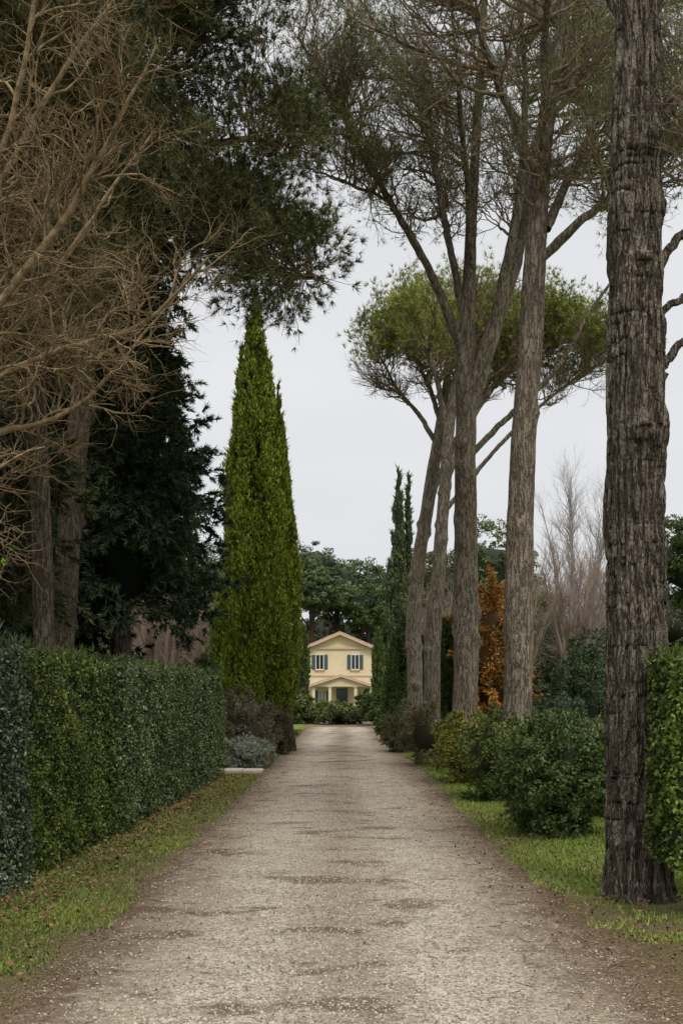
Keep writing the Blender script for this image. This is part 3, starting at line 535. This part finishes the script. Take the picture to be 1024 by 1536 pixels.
# ---------------------------------------------------------------- stone slab
def flat(name,col,rough=.8,var=.15,scale=6,spec=.3):
    m,nt,b=newmat(name); tc=N(nt,'ShaderNodeTexCoord'); n=noise(nt,tc.outputs['Object'],scale,5,.65)
    c=mixc(nt,ramp(nt,n,.3,.7),[x*(1-var) for x in col],[min(1,x*(1+var)) for x in col]); nt.links.new(c,b.inputs['Base Color'])
    b.inputs['Roughness'].default_value=rough; b.inputs['Specular IOR Level'].default_value=spec
    bp=N(nt,'ShaderNodeBump'); bp.inputs['Distance'].default_value=.005; nt.links.new(n,bp.inputs['Height']); nt.links.new(bp.outputs[0],b.inputs['Normal']); return m
def box(name,x0,x1,y0,y1,z0,z1,mat,parent=None,bev=.01):
    bm=bmesh.new(); bmesh.ops.create_cube(bm,size=1); 
    for v in bm.verts: v.co=Vector(((x0+x1)/2+v.co.x*(x1-x0),(y0+y1)/2+v.co.y*(y1-y0),(z0+z1)/2+v.co.z*(z1-z0)))
    if bev: bmesh.ops.bevel(bm,geom=bm.edges[:],offset=bev,segments=2,affect='EDGES')
    me=bpy.data.meshes.new(name); bm.to_mesh(me); bm.free(); me.materials.append(mat); o=bpy.data.objects.new(name,me); sc.collection.objects.link(o); o.parent=parent; return o
def poly(name,verts,faces,mat,parent):
    me=bpy.data.meshes.new(name); me.from_pydata(verts,[],faces); me.materials.append(mat); o=bpy.data.objects.new(name,me); sc.collection.objects.link(o); o.parent=parent; return o
slab=bpy.data.objects.new('stone_step',None); sc.collection.objects.link(slab); SM=flat('pale_stone',(.42,.36,.3),.85,.2,5)
box('slab_a',-3.1,-2.42,27.6,28.5,0.0,.09,SM,slab,.015); box('slab_b',-2.41,-1.95,27.62,28.48,0.0,.085,SM,slab,.015)
# ---------------------------------------------------------------- house
H=bpy.data.objects.new('cream_villa',None); sc.collection.objects.link(H)
CR=flat('cream_stucco',(.66,.57,.385),.9,.08,.8); CR2=flat('pale_stucco',(.64,.6,.52),.9,.06,.8); TR=flat('cornice_trim',(.55,.42,.31),.8,.06,2); RF=flat('terracotta_roof',(.44,.28,.2),.85,.3,4)
TEAL=flat('shutter_paint',(.06,.11,.11),.5,.1,5); GL=flat('window_glass',(.03,.035,.04),.08,.1,1,.6); WH=flat('white_frame',(.68,.68,.64),.6,.04,4); CU=flat('curtain',(.4,.4,.38),.9,.1,8); ST=flat('plinth_stone',(.35,.31,.26),.9,.15,3)
yf=106
poly('walls',[(-3.1,yf,0),(2.8,yf,0),(2.8,yf,6.2),(-.15,yf,7.45),(-3.1,yf,6.2),(-3.1,yf+10,0),(2.8,yf+10,0),(2.8,yf+10,6.2),(-.15,yf+10,7.45),(-3.1,yf+10,6.2)],[(0,1,2,3,4),(1,6,7,2),(5,0,4,9),(6,5,9,8,7)],CR,H)
def roofslab(name,xa,za,xb,zb,y0,y1,t,mat): 
    poly(name,[(xa,y0,za),(xb,y0,zb),(xb,y0,zb+t),(xa,y0,za+t),(xa,y1,za),(xb,y1,zb),(xb,y1,zb+t),(xa,y1,za+t)],[(0,1,2,3),(5,4,7,6),(4,0,3,7),(1,5,6,2),(3,2,6,7),(4,5,1,0)],mat,H)
roofslab('roof_left',-3.6,6.03,-.15,7.5,yf-.5,yf+10.5,.1,RF); roofslab('roof_right',-.145,7.5,3.3,6.03,yf-.5,yf+10.5,.1,RF)
roofslab('eave_trim_left',-3.62,5.88,-.15,7.35,yf-.56,yf-.42,.17,TR); roofslab('eave_trim_right',-.145,7.35,3.32,5.88,yf-.56,yf-.42,.17,TR)
box('cornice',-3.2,2.9,yf-.15,yf-.003,6.0,6.2,TR,H); box('string_course',-3.12,2.82,yf-.07,yf-.003,3.45,3.58,TR,H)
mbr=MB()
for sx,xa,xb in ((-1,-.15,-3.58),(1,-.145,3.28)):
    ys=np.arange(yf-.45,yf+10.4,.28); P=np.stack([np.stack([np.linspace(xa,xb,4),np.full(4,y_),np.linspace(7.61,6.15,4)],1) for y_ in ys]); tubes(mbr,P,np.full(P.shape[:2],.06),6,W1)
o=mbr.build('roof_tiles',[RF]); o.parent=H
def window(tag,x0,x1,z0,z1,y,shl=True,shr=True,cur=False):
    box(f'window_{tag}_glass',x0,x1,y-.03,y-.004,z0,z1,CU if cur else GL,H,0)
    for nm,a in (('frame_l',(x0-.07,x0,z0-.07,z1+.07)),('frame_r',(x1,x1+.07,z0-.07,z1+.07)),('frame_t',(x0+.001,x1-.001,z1,z1+.07)),('frame_b',(x0+.001,x1-.001,z0-.07,z0)),('mullion',((x0+x1)/2-.03,(x0+x1)/2+.03,z0,z1))):
        box(f'window_{tag}_{nm}',a[0],a[1],y-.09,y-.031 if nm=='mullion' else y-.003,a[2],a[3],WH,H,.005)
    box(f'window_{tag}_sill',x0-.15,x1+.15,y-.16,y-.003,z0-.15,z0-.072,TR,H)
    w=(x1-x0)*.52
    for s,xa in ((shl,x0-.08-w),(shr,x1+.08)):
        if s:
            box(f'window_{tag}_shutter',xa,xa+w,y-.08,y-.02,z0-.03,z1+.03,TEAL,H,.008)
            for q in range(9): box(f'window_{tag}_slat',xa+.05,xa+w-.05,y-.1,y-.082,z0+.05+q*(z1-z0-.1)/9,z0+.05+q*(z1-z0-.1)/9+.08,TEAL,H,0)
window('upper_left',-2.35,-1.7,4.15,5.45,yf,True,True); window('upper_right',.95,1.6,4.15,5.45,yf,True,True)
yp=yf-2.2
poly('porch_gable',[(-2.75,yp,2.5),(2.65,yp,2.5),(2.4,yp,2.75),(-.05,yp,3.5),(-2.5,yp,2.75),(-2.75,yp+.2,2.5),(2.65,yp+.2,2.5),(2.4,yp+.2,2.75),(-.05,yp+.2,3.5),(-2.5,yp+.2,2.75)],[(0,1,2,3,4),(6,5,9,8,7),(5,6,1,0),(0,4,9,5),(1,6,7,2)],CR,H)
roofslab('porch_roof_left',-3.05,2.55,-.05,3.52,yp-.25,yf-.01,.1,RF); roofslab('porch_roof_right',-.045,3.52,2.95,2.55,yp-.25,yf-.01,.1,RF)
roofslab('porch_trim_left',-3.06,2.42,-.05,3.39,yp-.3,yp-.18,.15,TR); roofslab('porch_trim_right',-.045,3.39,2.96,2.42,yp-.3,yp-.18,.15,TR)
for i,x in enumerate((-2.7,-1.2,1.15,2.4)):
    box(f'porch_column_{i+1}',x,x+.28,yp+.01,yp+.29,.18,2.4,CR,H,.03); box(f'column_cap_{i+1}',x-.05,x+.33,yp-.04,yp+.34,2.4,2.498,TR,H); box(f'column_base_{i+1}',x-.05,x+.33,yp-.04,yp+.34,.1,.18,ST,H)
box('porch_floor',-3,2.9,yp-.3,yf-.004,-.02,.1,ST,H)
box('door',-.35,.45,yf-.08,yf-.004,.1,2.2,GL,H); box('door_frame_l',-.47,-.352,yf-.12,yf-.004,.1,2.32,TEAL,H); box('door_frame_r',.452,.57,yf-.12,yf-.004,.1,2.32,TEAL,H); box('door_frame_t',-.35,.45,yf-.12,yf-.004,2.202,2.32,TEAL,H); box('door_mullion',.02,.08,yf-.11,yf-.082,.1,2.2,TEAL,H,0)
window('porch_left',-2.1,-1.5,.9,2.1,yf,True,True,True); window('porch_right',1.55,2.1,.9,2.1,yf,False,True,True)
box('side_wing',2.81,4.2,yf+1.5,yf+9,0,4.2,CR2,H); roofslab('wing_roof',2.82,4.75,4.5,4.2,yf+1.2,yf+9.3,.1,RF)
# ---------------------------------------------------------------- world & light
w=bpy.data.worlds.new('World'); sc.world=w; w.use_nodes=True; nt=w.node_tree; bg=nt.nodes['Background']
sky=N(nt,'ShaderNodeTexSky'); sky.sky_type='NISHITA'; sky.sun_disc=False; EL,AZ=math.radians(52),math.radians(160)
sky.sun_elevation=EL; sky.sun_rotation=AZ
hs=N(nt,'ShaderNodeHueSaturation'); hs.inputs['Saturation'].default_value=.25; nt.links.new(sky.outputs[0],hs.inputs['Color'])
tc=N(nt,'ShaderNodeTexCoord'); mp=N(nt,'ShaderNodeMapping'); mp.inputs['Scale'].default_value=(1,1,2.5); nt.links.new(tc.outputs['Generated'],mp.inputs[0])
cn=noise(nt,mp.outputs[0],2.2,4,.5); cl=mixc(nt,ramp(nt,cn,.3,.7),(7.2,7.4,7.7),(8.5,8.6,8.8))
sz=N(nt,'ShaderNodeSeparateXYZ'); nt.links.new(tc.outputs['Generated'],sz.inputs[0])
cl=mixc(nt,ramp(nt,sz.outputs[2],.5,1.0),cl,(30,29.7,29))
c=mixc(nt,.92,hs.outputs[0],cl); nt.links.new(c,bg.inputs[0]); bg.inputs[1].default_value=.1
L=bpy.data.lights.new('sun','SUN'); L.energy=1.5; L.angle=math.radians(11); L.color=(1,.95,.87)
lo=bpy.data.objects.new('sun',L); sc.collection.objects.link(lo)
dv=Vector((math.sin(AZ)*math.cos(EL),math.cos(AZ)*math.cos(EL),math.sin(EL))); lo.rotation_euler=dv.to_track_quat('Z','Y').to_euler()
cam=bpy.data.cameras.new('camera'); co=bpy.data.objects.new('camera',cam); sc.collection.objects.link(co); co.location=(0,0,2); co.rotation_euler=(math.radians(90),0,0)
cam.sensor_fit='VERTICAL'; cam.sensor_height=36; cam.lens=39.84; cam.shift_y=.1758; cam.clip_end=3000; sc.camera=co
sc.view_settings.view_transform='Standard'; sc.view_settings.look='None'; sc.view_settings.exposure=0
